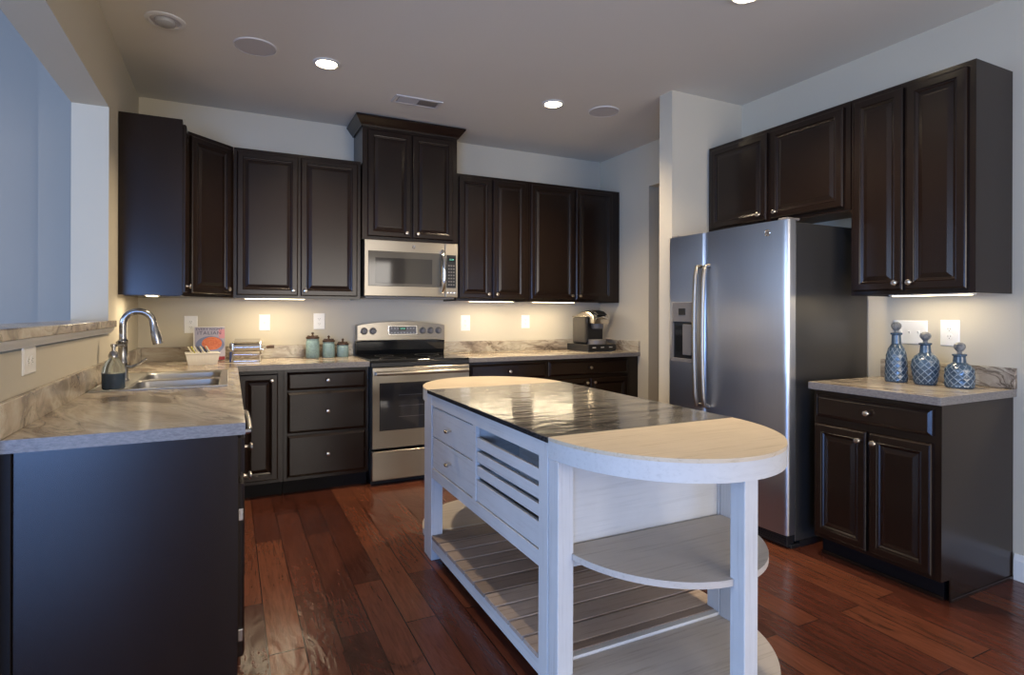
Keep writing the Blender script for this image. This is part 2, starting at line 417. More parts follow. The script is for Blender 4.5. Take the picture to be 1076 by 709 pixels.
for axis, fixed, wins in (('Y', GX0, WW), ('X', GY0, WS)):
    for lo, hi, z0, z1 in wins:
        wi += 1
        fr = MB(); mid = (lo+hi)/2; zm = (z0+z1)/2
        def B(p, q, a, b, t0=.03, t1=.11):
            if axis == 'Y': fr.box(fixed-t1, fixed-t0, p, q, a, b)
            else: fr.box(p, q, fixed-t1, fixed-t0, a, b)
        B(lo, lo+.06, z0, z1); B(hi-.06, hi, z0, z1); B(lo+.06, hi-.06, z0, z0+.06); B(lo+.06, hi-.06, z1-.06, z1)
        B(mid-.03, mid+.03, z0+.06, z1-.06)
        f = struct(fr, 'window_%d' % wi, M['trim'])
        gl = MB()
        if axis == 'Y': gl.box(fixed-.075, fixed-.068, lo+.06, hi-.06, z0+.06, z1-.06)
        else: gl.box(lo+.06, hi-.06, fixed-.075, fixed-.068, z0+.06, z1-.06)
        gl.build('window_pane', M['glass'], f)
# trim under the ledge, baseboard on the right
p = [(XL, 1.158), (XL+.012, 1.158), (XL+.017, 1.168), (XL+.024, 1.178), (XL+.026, 1.187), (XL, 1.187)]
w = MB()
lo = [w.bm.verts.new((a, 1.975, b)) for a, b in p]; hi = [w.bm.verts.new((a, JY+.02, b)) for a, b in p]
w.bm.faces.new(lo); w.bm.faces.new(hi)
for k in range(len(p)): w.bm.faces.new((lo[k], lo[(k+1) % len(p)], hi[(k+1) % len(p)], hi[k]))
struct(w, 'trim_1', M['trim'])
w = MB()
bp_ = [(XR-.014, 0), (XR, 0), (XR, .125), (XR-.006, .125), (XR-.010, .108), (XR-.014, .095)]
lo = [w.bm.verts.new((a, GY0, b)) for a, b in bp_]; hi = [w.bm.verts.new((a, 1.405, b)) for a, b in bp_]
w.bm.faces.new(lo); w.bm.faces.new(hi)
for k in range(len(bp_)): w.bm.faces.new((lo[k], lo[(k+1) % len(bp_)], hi[(k+1) % len(bp_)], hi[k]))
struct(w, 'baseboard_right', M['trim'])
# stone-patterned ledge capping the half wall
o = MB().box(LX-.03, XL+.034, 1.975, JY-.0005, 1.188, 1.224, .004).box(XL+.0005, XL+.034, JY-.002, JY+.03, 1.188, 1.224, .004).build('bar_ledge', M['marble_y'])
tag(o, 'stone patterned bar ledge capping the half wall of the left pass-through', 'ledge')

# ------------------------------------------------------------------ cabinet kit (local: front faces -Y at y=0, x along width, z up)
def knob(parent, x, y, z, m=None):
    return MB().lathe([(.0075, 0), (.0065, -.004), (.005, -.010), (.0065, -.015), (.0135, -.019), (.0150, -.023), (.0125, -.028), (.006, -.030)], (x, y, z), 16, 'Y').build('knob', m or M['nickel'], parent, True)
def door(parent, x0, x1, z0, z1, kx=None, kz=None, fy=-0.020, name='door'):
    fr = .050
    prof = [(0.0, fy+.007), (.003, fy+.003), (.008, fy), (fr-.012, fy), (fr-.010, fy+.003), (fr-.007, fy+.0015), (fr-.002, fy+.003), (fr+.003, fy+.0075), (fr+.006, fy+.0085), (fr+.026, fy+.0022), (fr+.029, fy+.0018)]
    d = MB().rings(x0, x1, z0, z1, prof, -0.0005).build(name, M['cab'], parent)
    if kx is not None: knob(d, kx, fy, kz)
    return d
def drawer(parent, x0, x1, z0, z1, fy=-0.020, kn=True):
    prof = [(0.0, fy+.011), (.003, fy+.010), (.016, fy+.001), (.018, fy)]
    d = MB().rings(x0, x1, z0, z1, prof, -0.0005).build('drawer', M['cab'], parent)
    if kn: knob(d, (x0+x1)/2, fy, (z0+z1)/2)
    return d

UB, UT = 1.372, 2.445
def upper(label, loc, rz, width, doors, z0=UB, z1=UT, depth=.328, group='dark wall cabinets', under=True):
    t = thing('wall_cabinet', label, 'cabinet', loc, rz, group)
    MB().box(0.001, width-.001, 0.0, depth-.002, z0+.018, z1).build('body', M['cab'], t)
    b = MB().box(.001, width-.001, .0, .016, z0, z0+.018).box(.001, .016, .016, depth-.002, z0, z0+.018).box(width-.016, width-.001, .016, depth-.002, z0, z0+.018)
    b.build('bottom_rail', M['cab'], t)
    if under: MB().box(.017, width-.017, .017, depth-.003, z0+.012, z0+.0175).build('underside', M['cab_in'], t, label='light brown unfinished underside')
    for (a, b_, kx) in doors:
        door(t, a, b_, z0+.022, z1-.025, kx, z0+.060)
    return t
# left wall unit (its blank end faces the camera), diagonal corner, back wall pairs, right wall pair
t = upper('narrow dark wall cabinet beside the pass-through, its blank end panel to the camera', (XL+.328, 4.02, 0), pi/2, .226, [(.02, .206, .04)])
# diagonal corner cabinet, pentagonal
ca = thing('wall_cabinet', 'dark diagonal single-door wall cabinet across the back left corner', 'cabinet', (0, 0, 0), 0, 'dark wall cabinets')
A = (XL+.328, 4.249); B = (.017, D-.328)
poly = [(XL+.002, 4.249), A, B, (.017, D-.002), (XL+.002, D-.002)]
MB().prism(poly, UB, UT).build('body', M['cab'], ca)
dl = math.hypot(B[0]-A[0], B[1]-A[1]); ang = atan2(B[1]-A[1], B[0]-A[0])
dd = door(ca, .035, dl-.035, UB+.022, UT-.025, dl-.035-.032, UB+.06)
dd.location = (A[0], A[1], 0); dd.rotation_euler = (0, 0, ang)
upper('dark two-door wall cabinet left of the microwave cabinet', (.018, D-.328, 0), 0, .892, [(.022, .432, .400), (.452, .866, .484)])
upper('dark two-door wall cabinet immediately right of the microwave', (1.704, D-.328, 0), 0, .688, [(.020, .320, .288), (.334, .650, .366)])
upper('dark two-door wall cabinet above the coffee maker', (2.394, D-.328, 0), 0, .992, [(.018, .470, .438), (.492, .900, .524)])
# tall microwave cabinet with crown
TD = .352
tc = thing('wall_cabinet', 'dark two-door crown-topped wall cabinet above the microwave', 'cabinet', (.918, D-TD, 0), 0, 'dark wall cabinets')
MB().box(0, .782, 0, TD-.002, 1.842, 2.745).build('body', M['cab'], tc)
door(tc, .040, .384, 1.868, 2.700, .345, 1.905); door(tc, .398, .742, 1.868, 2.700, .437, 1.905)
cr = MB()
prof = [(0.0, 2.722), (.010, 2.722), (.014, 2.732), (.028, 2.748), (.042, 2.768), (.054, 2.784), (.058, 2.788), (.058, 2.800), (0.0, 2.800)]
rings = []
for off, z in prof:
    rings.append([cr.bm.verts.new(p) for p in ((-off, TD-.002, z), (-off, -off, z), (.782+off, -off, z), (.782+off, TD-.002, z))])
for a, b in zip(rings, rings[1:]):
    for k in range(3): cr.bm.faces.new((a[k], a[k+1], b[k+1], b[k]))
cr.bm.faces.new(rings[-1])
cr.build('crown_moulding', M['cab'], tc)
RU = XR-.328
upper('tall dark two-door wall cabinet above the three blue bottles', (RU, 2.005, 0), -pi/2, .588, [(.020, .276, .250), (.292, .556, .318)])
upper('short dark two-door wall cabinet above the refrigerator', (RU, 3.050, 0), -pi/2, 1.042, [(.030, .500, .455), (.530, 1.005, .575)], z0=1.845)

# ------------------------------------------------------------------ base cabinets
CT = 0.914; CB = 0.876
def base(label, loc, rz, width, depth=.60, group='dark base cabinets', toe=True, notch_end=False):
    t = thing('base_cabinet', label, 'cabinet', loc, rz, group)
    MB().box(.001, width-.001, 0, depth, .102, CB-.001).build('body', M['cab'], t)
    MB().box(.001, width-.001, .070, depth, 0.0, .1015).build('toe_kick', M['toe'], t)
    return t
# left run, facing +X : local x -> +Y
FXL = .025
LD = FXL - (XL+.002)
t = base('dark base cabinet ending the sink run, its bluish end panel facing the camera', (FXL, 2.080, 0), pi/2, .36, LD)
drawer(t, .03, .335, .725, .855); door(t, .03, .335, .125, .700, .285, .66)
for z in (.60, .20): MB().box(.020, .030, -.016, .0, z-.02, z+.02, .002).build('hinge', M['nickel'], t)
MB().box(-.004, .001, .001, LD-.04, .0, CB-.001).build('end_panel', M['cab'], t)
MB().box(-.016, .001, LD-.038, LD+.0, .0, CB-.001, .002).build('scribe_board', M['toe'], t)
# dishwasher
dw = thing('dishwasher', 'stainless dishwasher in the sink run, seen edge on beyond the end cabinet', 'dishwasher', (FXL, 2.444, 0), pi/2)
MB().box(.002, .598, .02, LD, .10, CB-.002).build('body', M['black'], dw)
MB().box(.004, .596, -.022, .02, .115, .720, .004).build('door', M['steel'], dw)
MB().box(.004, .596, -.026, .02, .725, CB-.004, .006).build('control_panel', M['steel'], dw)
MB().tube([(.05, -.026, .80), (.055, -.042, .80), (.10, -.048, .80), (.30, -.050, .80), (.50, -.048, .80), (.545, -.042, .80), (.55, -.026, .80)], .010, 12).build('handle', M['chrome'], dw, True)
MB().box(.002, .598, .06, LD, 0, .099).build('toe_kick', M['toe'], dw)
t = base('dark sink base cabinet under the double-bowl sink', (FXL, 3.046, 0), pi/2, .86, LD)
# open top so the bowls hang inside: rebuild body as panels
for ch in list(t.children):
    if ch.name.startswith('body'): bpy.data.objects.remove(ch)
b = MB().box(.001, .859, 0, .02, .102, CB-.001).box(.001, .019, .02, LD, .102, CB-.001).box(.841, .859, .02, LD, .102, CB-.001).box(.019, .841, LD-.012, LD, .102, CB-.001).box(.019, .841, .02, LD-.012, .102, .12)
b.build('body', M['cab'], t)
drawer(t, .03, .83, .725, .855, kn=False)
door(t, .03, .425, .125, .700, .39, .66); door(t, .435, .83, .125, .700, .47, .66)
t = base('dark blind corner base cabinet in the back left corner', (FXL, 3.908, 0), pi/2, .338, LD)
# back run left, facing -Y
FY = D-.610
t = base('narrow dark one-door base cabinet in the corner left of the drawer bank', (.048, FY, 0), 0, .284, .606)
door(t, .004, .248, .125, .850, .208, .805)
MB().box(-.022, .0, .0, .02, .102, CB-.001).build('filler_strip', M['cab'], t)
t = base('dark three-drawer base cabinet left of the range', (.333, FY, 0), 0, .582, .606)
for z0, z1 in ((.728, .855), (.430, .716), (.125, .416)): drawer(t, .022, .560, z0, z1)
# back run right
t = base('dark base cabinet right of the range, one drawer over two doors', (1.700, FY, 0), 0, .714, .606)
drawer(t, .018, .700, .728, .855); door(t, .018, .354, .125, .700, .32, .66); door(t, .364, .700, .125, .700, .398, .66)
t = base('dark base cabinet under the coffee maker, one drawer over two doors', (2.416, FY, 0), 0, .976, .606)
drawer(t, .018, .850, .728, .855); door(t, .018, .430, .125, .700, .395, .66); door(t, .440, .850, .125, .700, .475, .66)
# right wall unit, facing -X : local x -> -Y
FXR = 2.783
RD = XR-.002-FXR
t = base('freestanding-looking dark base cabinet under the blue bottles, drawer over two doors', (FXR, 2.018, 0), -pi/2, .600, RD)
for ch in list(t.children):
    if ch.name.startswith('toe_kick'): bpy.data.objects.remove(ch)
MB().box(.001, .580, .070, RD, 0.0, .1015).build('toe_kick', M['toe'], t)
MB().prism([(0.0, .102), (.070, .102), (.070, 0), (RD, 0), (RD, CB-.001), (0.0, CB-.001)], .6, .606, 'X').build('end_panel', M['cab'], t)
MB().box(.6062, .612, .070, RD, 0, .016, .002).build('shoe_moulding', M['cab'], t)
MB().box(.001, .580, .058, .0698, 0, .016, .002).build('shoe_moulding', M['cab'], t)
drawer(t, .020, .575, .735, .852); door(t, .012, .284, .122, .700, .255, .655); door(t, .298, .572, .122, .700, .330, .655)

# ------------------------------------------------------------------ worktops (with their splashes)
def top_edge_mat(o):
    """side faces of the worktop get the grey edge laminate"""
    o.data.materials.append(M['edge'])
    for p in o.data.polygons:
        if abs(p.normal.z) < 0.5: p.material_index = 1
SP = CT+.100
CXL = .045
SX0, SX1, SY0, SY1 = -.560, -.012, 3.085, 3.915    # sink cut-out outline (rim)
wt = thing('worktop', 'L-shaped stone-look laminate worktop with the sink along the left and back walls', 'worktop', (XL, D, 0))
inv = Matrix.Translation((-XL, -D, 0))
b = MB()
x0 = XL+.001
hx0, hx1, hy0, hy1 = SX0+.03, SX1-.025, SY0+.03, SY1-.03
gx = [x0, hx0, hx1, CXL, .916]; gy = [2.047, hy0, hy1, D-.645, D-.001]
def in_top(i, j): return 0 <= i < 4 and 0 <= j < 4 and not (i == 3 and j < 3) and not (i == 1 and j == 1)
vt = {}
def gv(i, j, z):
    k = (i, j, z)
    if k not in vt: vt[k] = b.bm.verts.new((gx[i], gy[j], z))
    return vt[k]
for i in range(4):
    for j in range(4):
        if not in_top(i, j): continue
        for z in (CB, CT): b.bm.faces.new([gv(*q, z) for q in ((i, j), (i+1, j), (i+1, j+1), (i, j+1))])
        for (di, dj), (p, q) in (((-1, 0), ((i, j), (i, j+1))), ((1, 0), ((i+1, j), (i+1, j+1))), ((0, -1), ((i, j), (i+1, j))), ((0, 1), ((i, j+1), (i+1, j+1)))):
            if not in_top(i+di, j+dj): b.bm.faces.new((gv(*p, CB), gv(*q, CB), gv(*q, CT), gv(*p, CT)))
o = b.xf(inv).build('top', M['marble_y'], wt); top_edge_mat(o)
MB().box(x0, x0+.020, 2.047, D-.001, CT+.0002, SP, .002).xf(inv).build('side_splash', M['marble_y'], wt)
MB().box(x0+.0205, .916, D-.021, D-.001, CT+.0002, SP, .002).xf(inv).build('back_splash', M['marble_x'], wt)
wt = thing('worktop', 'stone-look laminate worktop between the range and the right nook wall', 'worktop', (1.698, D, 0))
inv = Matrix.Translation((-1.698, -D, 0))
o = MB().box(1.698, XR-.001, D-.645, D-.001, CB, CT, .003).xf(inv).build('top', M['marble_x'], wt); top_edge_mat(o)
MB().box(1.698, XR-.0215, D-.021, D-.001, CT+.0002, SP, .002).xf(inv).build('back_splash', M['marble_x'], wt)
MB().box(XR-.021, XR-.001, D-.640, D-.001, CT+.0002, SP, .002).xf(inv).build('side_splash', M['marble_y'], wt)
wt = thing('worktop', 'short stone-look laminate worktop carrying the blue bottles beside the refrigerator', 'worktop', (2.753, 1.400, 0))
inv = Matrix.Translation((-2.753, -1.400, 0))
o = MB().box(2.748, XR-.001, 1.398, 2.030, CB, CT, .003).xf(inv).build('top', M['marble_y'], wt); top_edge_mat(o)
MB().box(XR-.021, XR-.001, 1.398, 2.030, CT+.0002, SP, .002).xf(inv).build('back_splash', M['marble_y'], wt)

# ------------------------------------------------------------------ sink
sk = thing('sink', 'double-bowl stainless drop-in sink in the left worktop', 'sink', (0, 0, 0))
b = MB(); z = CT
def rrect(x0, x1, y0, y1, r, n=5):
    out = []
    for cx_, cy_, a0 in ((x1-r, y1-r, 0), (x0+r, y1-r, pi/2), (x0+r, y0+r, pi), (x1-r, y0+r, 1.5*pi)):
        for k in range(n+1): a = a0 + k*pi/2/n; out.append((cx_+r*cos(a), cy_+r*sin(a)))
    return out
bowls = [(-.430, -.045, 3.130, 3.480), (-.430, -.045, 3.520, 3.870)]
# rim plate pieces around the bowls
zt = CT+.004
b.box(SX0, -.430, SY0, SY1, CT+.0003, zt).box(-.045, SX1, SY0, SY1, CT+.0003, zt).box(-.430, -.045, SY0, 3.130, CT+.0003, zt).box(-.430, -.045, 3.480, 3.520, CT+.0003, zt).box(-.430, -.045, 3.870, SY1, CT+.0003, zt)
b.build('rim', M['sinksteel'], sk)
b = MB(); b.tube([(SX0, SY0, zt), (SX1, SY0, zt), (SX1, SY1, zt), (SX0, SY1, zt), (SX0, SY0, zt)], .0034, 8); b.build('rim_bead', M['sinksteel'], sk, True)
for bx0, bx1, by0, by1 in bowls:
    b = MB()
    R = []
    for ins, zz, rr_ in ((0, zt, .03), (.006, zt-.006, .05), (.012, zt-.14, .06), (.04, zt-.165, .08)):
        R.append([b.bm.verts.new((x, y, zz)) for x, y in rrect(bx0+ins, bx1-ins, by0+ins, by1-ins, rr_)])
    for p, q in zip(R, R[1:]):
        n = len(p)
        for k in range(n): b.bm.faces.new((p[k], p[(k+1) % n], q[(k+1) % n], q[k]))
    b.bm.faces.new(R[-1])
    o = b.build('bowl', M['sinksteel'], sk, True)
    for p in o.data.polygons: pass
    o.data.flip_normals()
    MB().lathe([(.04, 0), (.04, .003), (.03, .004), (.028, .001)], ((bx0+bx1)/2, (by0+by1)/2, zt-.165), 20).build('drain', M['chrome'], o, True)

# faucet
fx, fy = -.492, 3.500
fc = thing('faucet', 'brushed gooseneck pull-down faucet standing behind the sink', 'faucet', (fx, fy, zt))
MB().lathe([(.030, .0005), (.030, .006), (.026, .012), (.024, .02), (.024, .06), (.021, .085), (.0235, .09), (.0235, .10), (.021, .105), (.021, .19), (.024, .195), (.024, .205), (.016, .215)], (0, 0, 0), 24).build('base', M['faucet'], fc, True)
ra = .066; zc = .290
pts = [(0, 0, .20), (0, 0, .25)] + [(ra - ra*cos(a), 0, zc + ra*sin(a)) for a in [k*pi*0.97/16 for k in range(17)]]
last = Vector(pts[-1]); dr = (last - Vector(pts[-2])).normalized()
MB().tube(pts, .0165, 14).build('neck', M['faucet'], fc, True)
e0 = last
MB().tube([e0 - dr*.004, e0 + dr*.022, e0 + dr*.03, e0 + dr*.085, e0 + dr*.112], [.0178, .0178, .020, .026, .024], 16).build('spray_head', M['faucet'], fc, True)
MB().tube([(.018, -.004, .075), (.04, -.006, .072), (.07, -.008, .085), (.105, -.010, .112)], [.010, .008, .007, .006], 10).build('lever', M['faucet'], fc, True)
MB().tube([(.0, .0, .20), (-.02, -.035, .198)], [.008, .007], 10).build('side_pin', M['faucet'], fc, True)

# soap dispenser
sd = thing('soap_dispenser', 'round glass soap dispenser with metal pump, half full of dark blue soap', 'soap dispenser', (-.478, 3.150, zt))
MB().lathe([(.040, .0005), (.045, .006), (.046, .08), (.043, .10), (.032, .125), (.019, .14), (.018, .150)], (0, 0, 0), 28).build('bottle', M['soapglass'], sd, True)
MB().lathe([(.0385, .004), (.0425, .010), (.0435, .070), (.0435, .074)], (0, 0, 0), 28).build('liquid_soap', M['soap'], sd, True)
b = MB().lathe([(.021, .147), (.021, .155), (.014, .172), (.008, .176), (.008, .192), (.012, .194), (.012, .206)], (0, 0, 0), 20)
b.tube([(0, 0, .200), (.025, .018, .200), (.045, .032, .193)], [.006, .005, .004], 8)
b.build('pump', M['faucet'], sd, True)

# ------------------------------------------------------------------ range
RX = .922; RW = .766
rg = thing('range', 'stainless electric range with black glass cooktop and arched control console', 'range', (RX, 4.210, 0))
RDp = D-.012-4.210
MB().box(.002, RW-.002, .035, RDp, .05, .902).build('body', M['black'], rg)
MB().box(.0, RW, -.020, RDp-.05, .903, .921, .004).build('cooktop', M['glassblack'], rg)
MB().box(.0, RW, -.016, .03, .872, .9025, .002).build('front_rail', M['black'], rg)
dr_ = MB().rings(.004, RW-.004, .275, .868, [(0, -.030), (.004, -.034), (.006, -.034)], .034).build('oven_door', M['steel'], rg)
MB().rings(.058, RW-.058, .405, .755, [(0, -.0345), (.004, -.0365), (.006, -.0365)], -.0342).build('window', M['ovenglass'], dr_)
b = MB()
for zz in (.50, .58, .66): b.box(.20, RW-.20, -.0370, -.0366, zz, zz+.002)
b.build('rack_lines', M['greypl'], dr_)
hb = MB().tube([(.025, -.070, .828), (RW/2, -.076, .828), (RW-.025, -.070, .828)], .0155, 14)
hb.box(.022, .045, -.070, -.034, .815, .841, .004).box(RW-.045, RW-.022, -.070, -.034, .815, .841, .004)
hb.build('handle', M['steel'], dr_, True)
MB().rings(.004, RW-.004, .040, .255, [(0, -.024), (.006, -.030), (.008, -.030)], .034).build('storage_drawer', M['steel'], rg)
MB().box(.01, RW-.01, .045, RDp, 0.0, .049).build('plinth', M['black'], rg)
def badge(parent, mtx, r):
    b = MB().lathe([(r, 0), (r, -.002), (r*.86, -.0035), (r*.80, -.003)], (0, 0, 0), 24, 'Y')
    b.xf(mtx); o = b.build('badge', M['chrome'], parent, True)
    b = MB().lathe([(r*.80, -.0031), (r*.78, -.0034)], (0, 0, 0), 24, 'Y'); b.xf(mtx); b.build('badge_face', M['greypl'], o, True)
    text_mesh('badge_letters', 'GE', r*1.05, M['chrome'], o, mtx @ Matrix.Translation((0, -.0036, 0)) @ FACE, .0004)
    return o
badge(dr_, Matrix.Translation((.438, -.034, .332)), .015)
# console
cy0 = RDp-.085
MB().prism([(cy0+.02, .9215), (cy0+.005, .96), (cy0, 1.035), (cy0+.075, 1.035), (cy0+.075, .9215)], .004, RW-.004, 'X').build('back_guard', M['glassblack'], rg)
N = 14; arc = [(RW-.006 - (RW-.012)*k/N, 1.165+.030*sin(pi*k/N)**0.8) for k in range(N+1)]
poly = [(.006, 1.040), (RW-.006, 1.040)] + arc
cs = MB().prism(poly, cy0-.012, cy0+.07, 'Y', .004).build('console', M['steel'], rg)
MB().box(.262, .512, cy0-.0145, cy0-.0118, 1.085, 1.160, .001).build('keypad', M['chrome'], cs)
MB().box(.270, .504, cy0-.0165, cy0-.0143, 1.091, 1.154, .001).build('keypad_panel', M['greypl'], cs)
MB().box(.352, .414, cy0-.0180, cy0-.0163, 1.122, 1.150).build('clock_display', M['glassblack'], cs)
text_mesh('clock_digits', '12:24', .020, M['lcd'], cs, Matrix.Translation((.383, cy0-.0183, 1.136)) @ FACE, .0003)
b = MB()
for k in range(8):
    for zz in (1.102, 1.138):
        if zz > 1.12 and k in (3, 4): continue
        b.box(.285+k*.027, .297+k*.027, cy0-.0172, cy0-.0163, zz-.004, zz+.004)
b.build('buttons', M['printgrey'], cs)
for kx in (.063, .135, .560, .630, .702):
    kb = MB().lathe([(.030, -.0), (.030, -.003), (.024, -.004), (.021, -.020), (.018, -.024)], (kx, cy0-.0122, 1.118), 20, 'Y').box(kx-.003, kx+.003, cy0-.040, cy0-.034, 1.098, 1.138, .001)
    kb.build('control_knob', M['greypl'], cs, True)
# burner rings printed on the cooktop
for bx_, by_, br_ in ((.20, .14, .10), (.20, .42, .075), (.56, .14, .075), (.56, .42, .10)):
    MB().lathe([(br_, .9211), (br_, .9214), (br_-.003, .9214), (br_-.003, .9211)], (bx_, by_, 0), 40, caps=False).build('burner_ring', M['greypl'], rg)

# ------------------------------------------------------------------ microwave
mw = thing('microwave', 'stainless over-the-range microwave under the crown-topped cabinet', 'microwave', (.924, 4.470, 0))
MWW = .768; md = D-.004-4.470
MB().box(.003, MWW-.003, .015, md, 1.398, 1.838).build('body', M['black'], mw)
dm = MB().rings(.0, .655, 1.400, 1.838, [(0, -.012), (.004, -.016), (.006, -.016)], .0145).build('door', M['steel'], mw)
MB().rings(.030, .612, 1.478, 1.752, [(0, -.0165), (.003, -.018), (.004, -.018)], -.0161).build('window', M['microglass'], dm)
MB().rings(.085, .545, 1.500, 1.700, [(0, -.0185), (.002, -.0187)], -.0182).build('window_mesh', M['ovenglass'], dm)
pn = MB().rings(.658, MWW, 1.400, 1.838, [(0, -.012), (.004, -.016), (.006, -.016)], .0145).build('control_panel', M['steel'], mw)
MB().rings(.668, .750, 1.475, 1.745, [(0, -.0165), (.002, -.018)], -.0161).build('keypad', M['black'], pn)
MB().box(.682, .738, -.0188, -.0181, 1.690, 1.725).build('clock_display', M['glassblack'], pn)
text_mesh('clock_digits', '12:24', .018, M['lcd'], pn, Matrix.Translation((.710, -.0190, 1.7075)) @ FACE, .0002)
b = MB()
for i in range(7):
    for j in range(3): b.box(.682+j*.021, .695+j*.021, -.0186, -.0181, 1.495+i*.026, 1.507+i*.026)
b.build('buttons', M['greypl'], pn)
b = MB()
for j in range(3): b.lathe([(.009, -.016), (.009, -.0185), (.006, -.019)], (.682+j*.030, 0, 1.436), 14, 'Y')
b.build('push_buttons', M['chrome'], pn, True)
pts = [(.632, -.018, 1.440), (.634, -.045, 1.475), (.636, -.056, 1.54), (.636, -.058, 1.62), (.634, -.054, 1.69), (.632, -.042, 1.745), (.631, -.018, 1.780)]
MB().tube(pts, [.014, .015, .016, .016, .016, .015, .014], 12).build('handle', M['chrome'], dm, True)
badge(dm, Matrix.Translation((.392, -.016, 1.795)), .014)
MB().box(.02, MWW-.02, .02, md-.02, 1.386, 1.3975).build('vent_underside', M['greypl'], mw)

# ------------------------------------------------------------------ refrigerator (faces -X): local x -> -Y, y -> +X
FRX, FRY1, FRY0 = 2.690, 3.046, 2.108
fr = thing('refrigerator', 'stainless side-by-side refrigerator with ice and water dispenser', 'refrigerator', (FRX, FRY1, 0), -pi/2)
FW = FRY1-FRY0; SE = .340
FD = XR-.012-FRX
MB().box(.004, FW-.004, .068, FD, .035, 1.770, .003).build('case', M['fridge_side'], fr)
def curved_door(x0, x1, z0, z1, bulge, hole=None):
    b = MB(); n = 16; back = .060
    xs = [x0 + (x1-x0)*k/n for k in range(n+1)]
    def yf(x):
        u = (x-x0)/(x1-x0); e = min(u, 1-u)*(x1-x0)
        rnd = .022
        y = -bulge*(1-(2*u-1)**2)
        if e < rnd: y += .020*(1-math.sqrt(max(0, 1-((rnd-e)/rnd)**2)))
        return y
    xs = sorted(set(xs + [x0+d_ for d_ in (.001, .003, .007, .013, .022)] + [x1-d_ for d_ in (.001, .003, .007, .013, .022)]))
    poly = [(x, yf(x)) for x in xs] + [(x1, back), (x0, back)]
    b.prism(poly, z0, z1, 'Z')
    return b, yf
dz0, dz1 = .075, 1.782
b, yl = curved_door(.003, SE-.003, dz0, dz1, .010)
ld = b.build('freezer_door', M['fridge_steel'], fr, True)
b, yr = curved_door(SE+.003, FW, dz0, dz1, .016)
rd = b.build('fresh_food_door', M['fridge_steel'], fr, True)
for dx_, d_, yy in ((SE-.034, ld, yl), (SE+.034, rd, yr)):
    y0 = yy(dx_)
    pts = []
    for k in range(15):
        u = k/14; zz = .690+.880*u
        pts.append((dx_, y0-.042-.014*sin(pi*u) if 0 < k < 14 else y0+.001, zz))
    pts = [pts[0], (pts[0][0], pts[0][1]-.032, pts[0][2]+.004)] + pts[1:-1] + [(pts[-1][0], pts[-1][1]-.032, pts[-1][2]-.004), pts[-1]]
    MB().tube(pts, .0145, 12).build('handle', M['steel'], d_, True)
# dispenser on the freezer door
ds = MB()
dx0, dx1, z0_, z1_ = .062, .262, .965, 1.345
yb = -.012
ds.box(dx0, dx1, yb-.010, .004, 1.215, z1_, .004)
ds.box(dx0, dx0+.012, yb-.010, .004, z0_, 1.215).box(dx1-.012, dx1, yb-.010, .004, z0_, 1.215).box(dx0, dx1, yb-.018, .004, z0_-.012, z0_+.012, .003)
dsp = ds.build('dispenser', M['greypl'], ld)
MB().box(dx0+.012, dx1-.012, yb-.001, .002, z0_+.012, 1.215).build('recess', M['glassblack'], dsp)
MB().box(dx0+.100, dx1-.02, yb-.010, yb-.0015, 1.00, 1.20, .004).build('paddle', M['greypl'], dsp)
MB().box(dx0+.065, dx0+.130, yb-.0125, yb-.0102, 1.262, 1.305, .001).build('display', M['glassblack'], dsp)
badge(rd, Matrix.Translation((.815, yr(.815), 1.722)), .019)
gr = MB().box(.01, FW-.01, .010, .066, .010, .070, .004)
for k in range(4): gr.box(.02, FW-.02, .004, .010, .018+k*.013, .024+k*.013)
gr.build('base_grille', M['black'], fr)
MB().box(.0, FW, .030, .10, .0005, .022, .004).box(FW-.05, FW, .10, FD, .0005, .0345).box(0, .05, .10, FD, .0005, .0345).build('foot_rail', M['black'], fr)
for hx in (.04, FW-.05): MB().box(hx-.03, hx+.03, .02, .12, 1.783, 1.797, .004).build('hinge_cover', M['greypl'], fr)

# ------------------------------------------------------------------ island
IX0, IX1, IY0, IY1 = .928, 1.748, 1.618, 2.880
ICX, ICY = (IX0+IX1)/2, (IY0+IY1)/2
IT = .870
isl = thing('kitchen_island', 'whitewashed wooden island with a dark stone middle and two half-round ends', 'island', (ICX, ICY, 0))
T = Matrix.Translation((-ICX, -ICY, 0))
def ib(mb, name, m, par=isl, **k): return mb.xf(T).build(name, m, par, **k)
ib(MB().box(IX0-.004, IX1+.004, IY0, IY1, IT-.020, IT, .002), 'stone_top', M['granite'])
lw = .062
for lx in (IX0, IX1-lw):
    for ly in (IY0+.001, IY1-lw-.001):
        ib(MB().box(lx, lx+lw, ly, ly+lw, 0, IT-.0205, .003), 'leg', M['ww_z'])
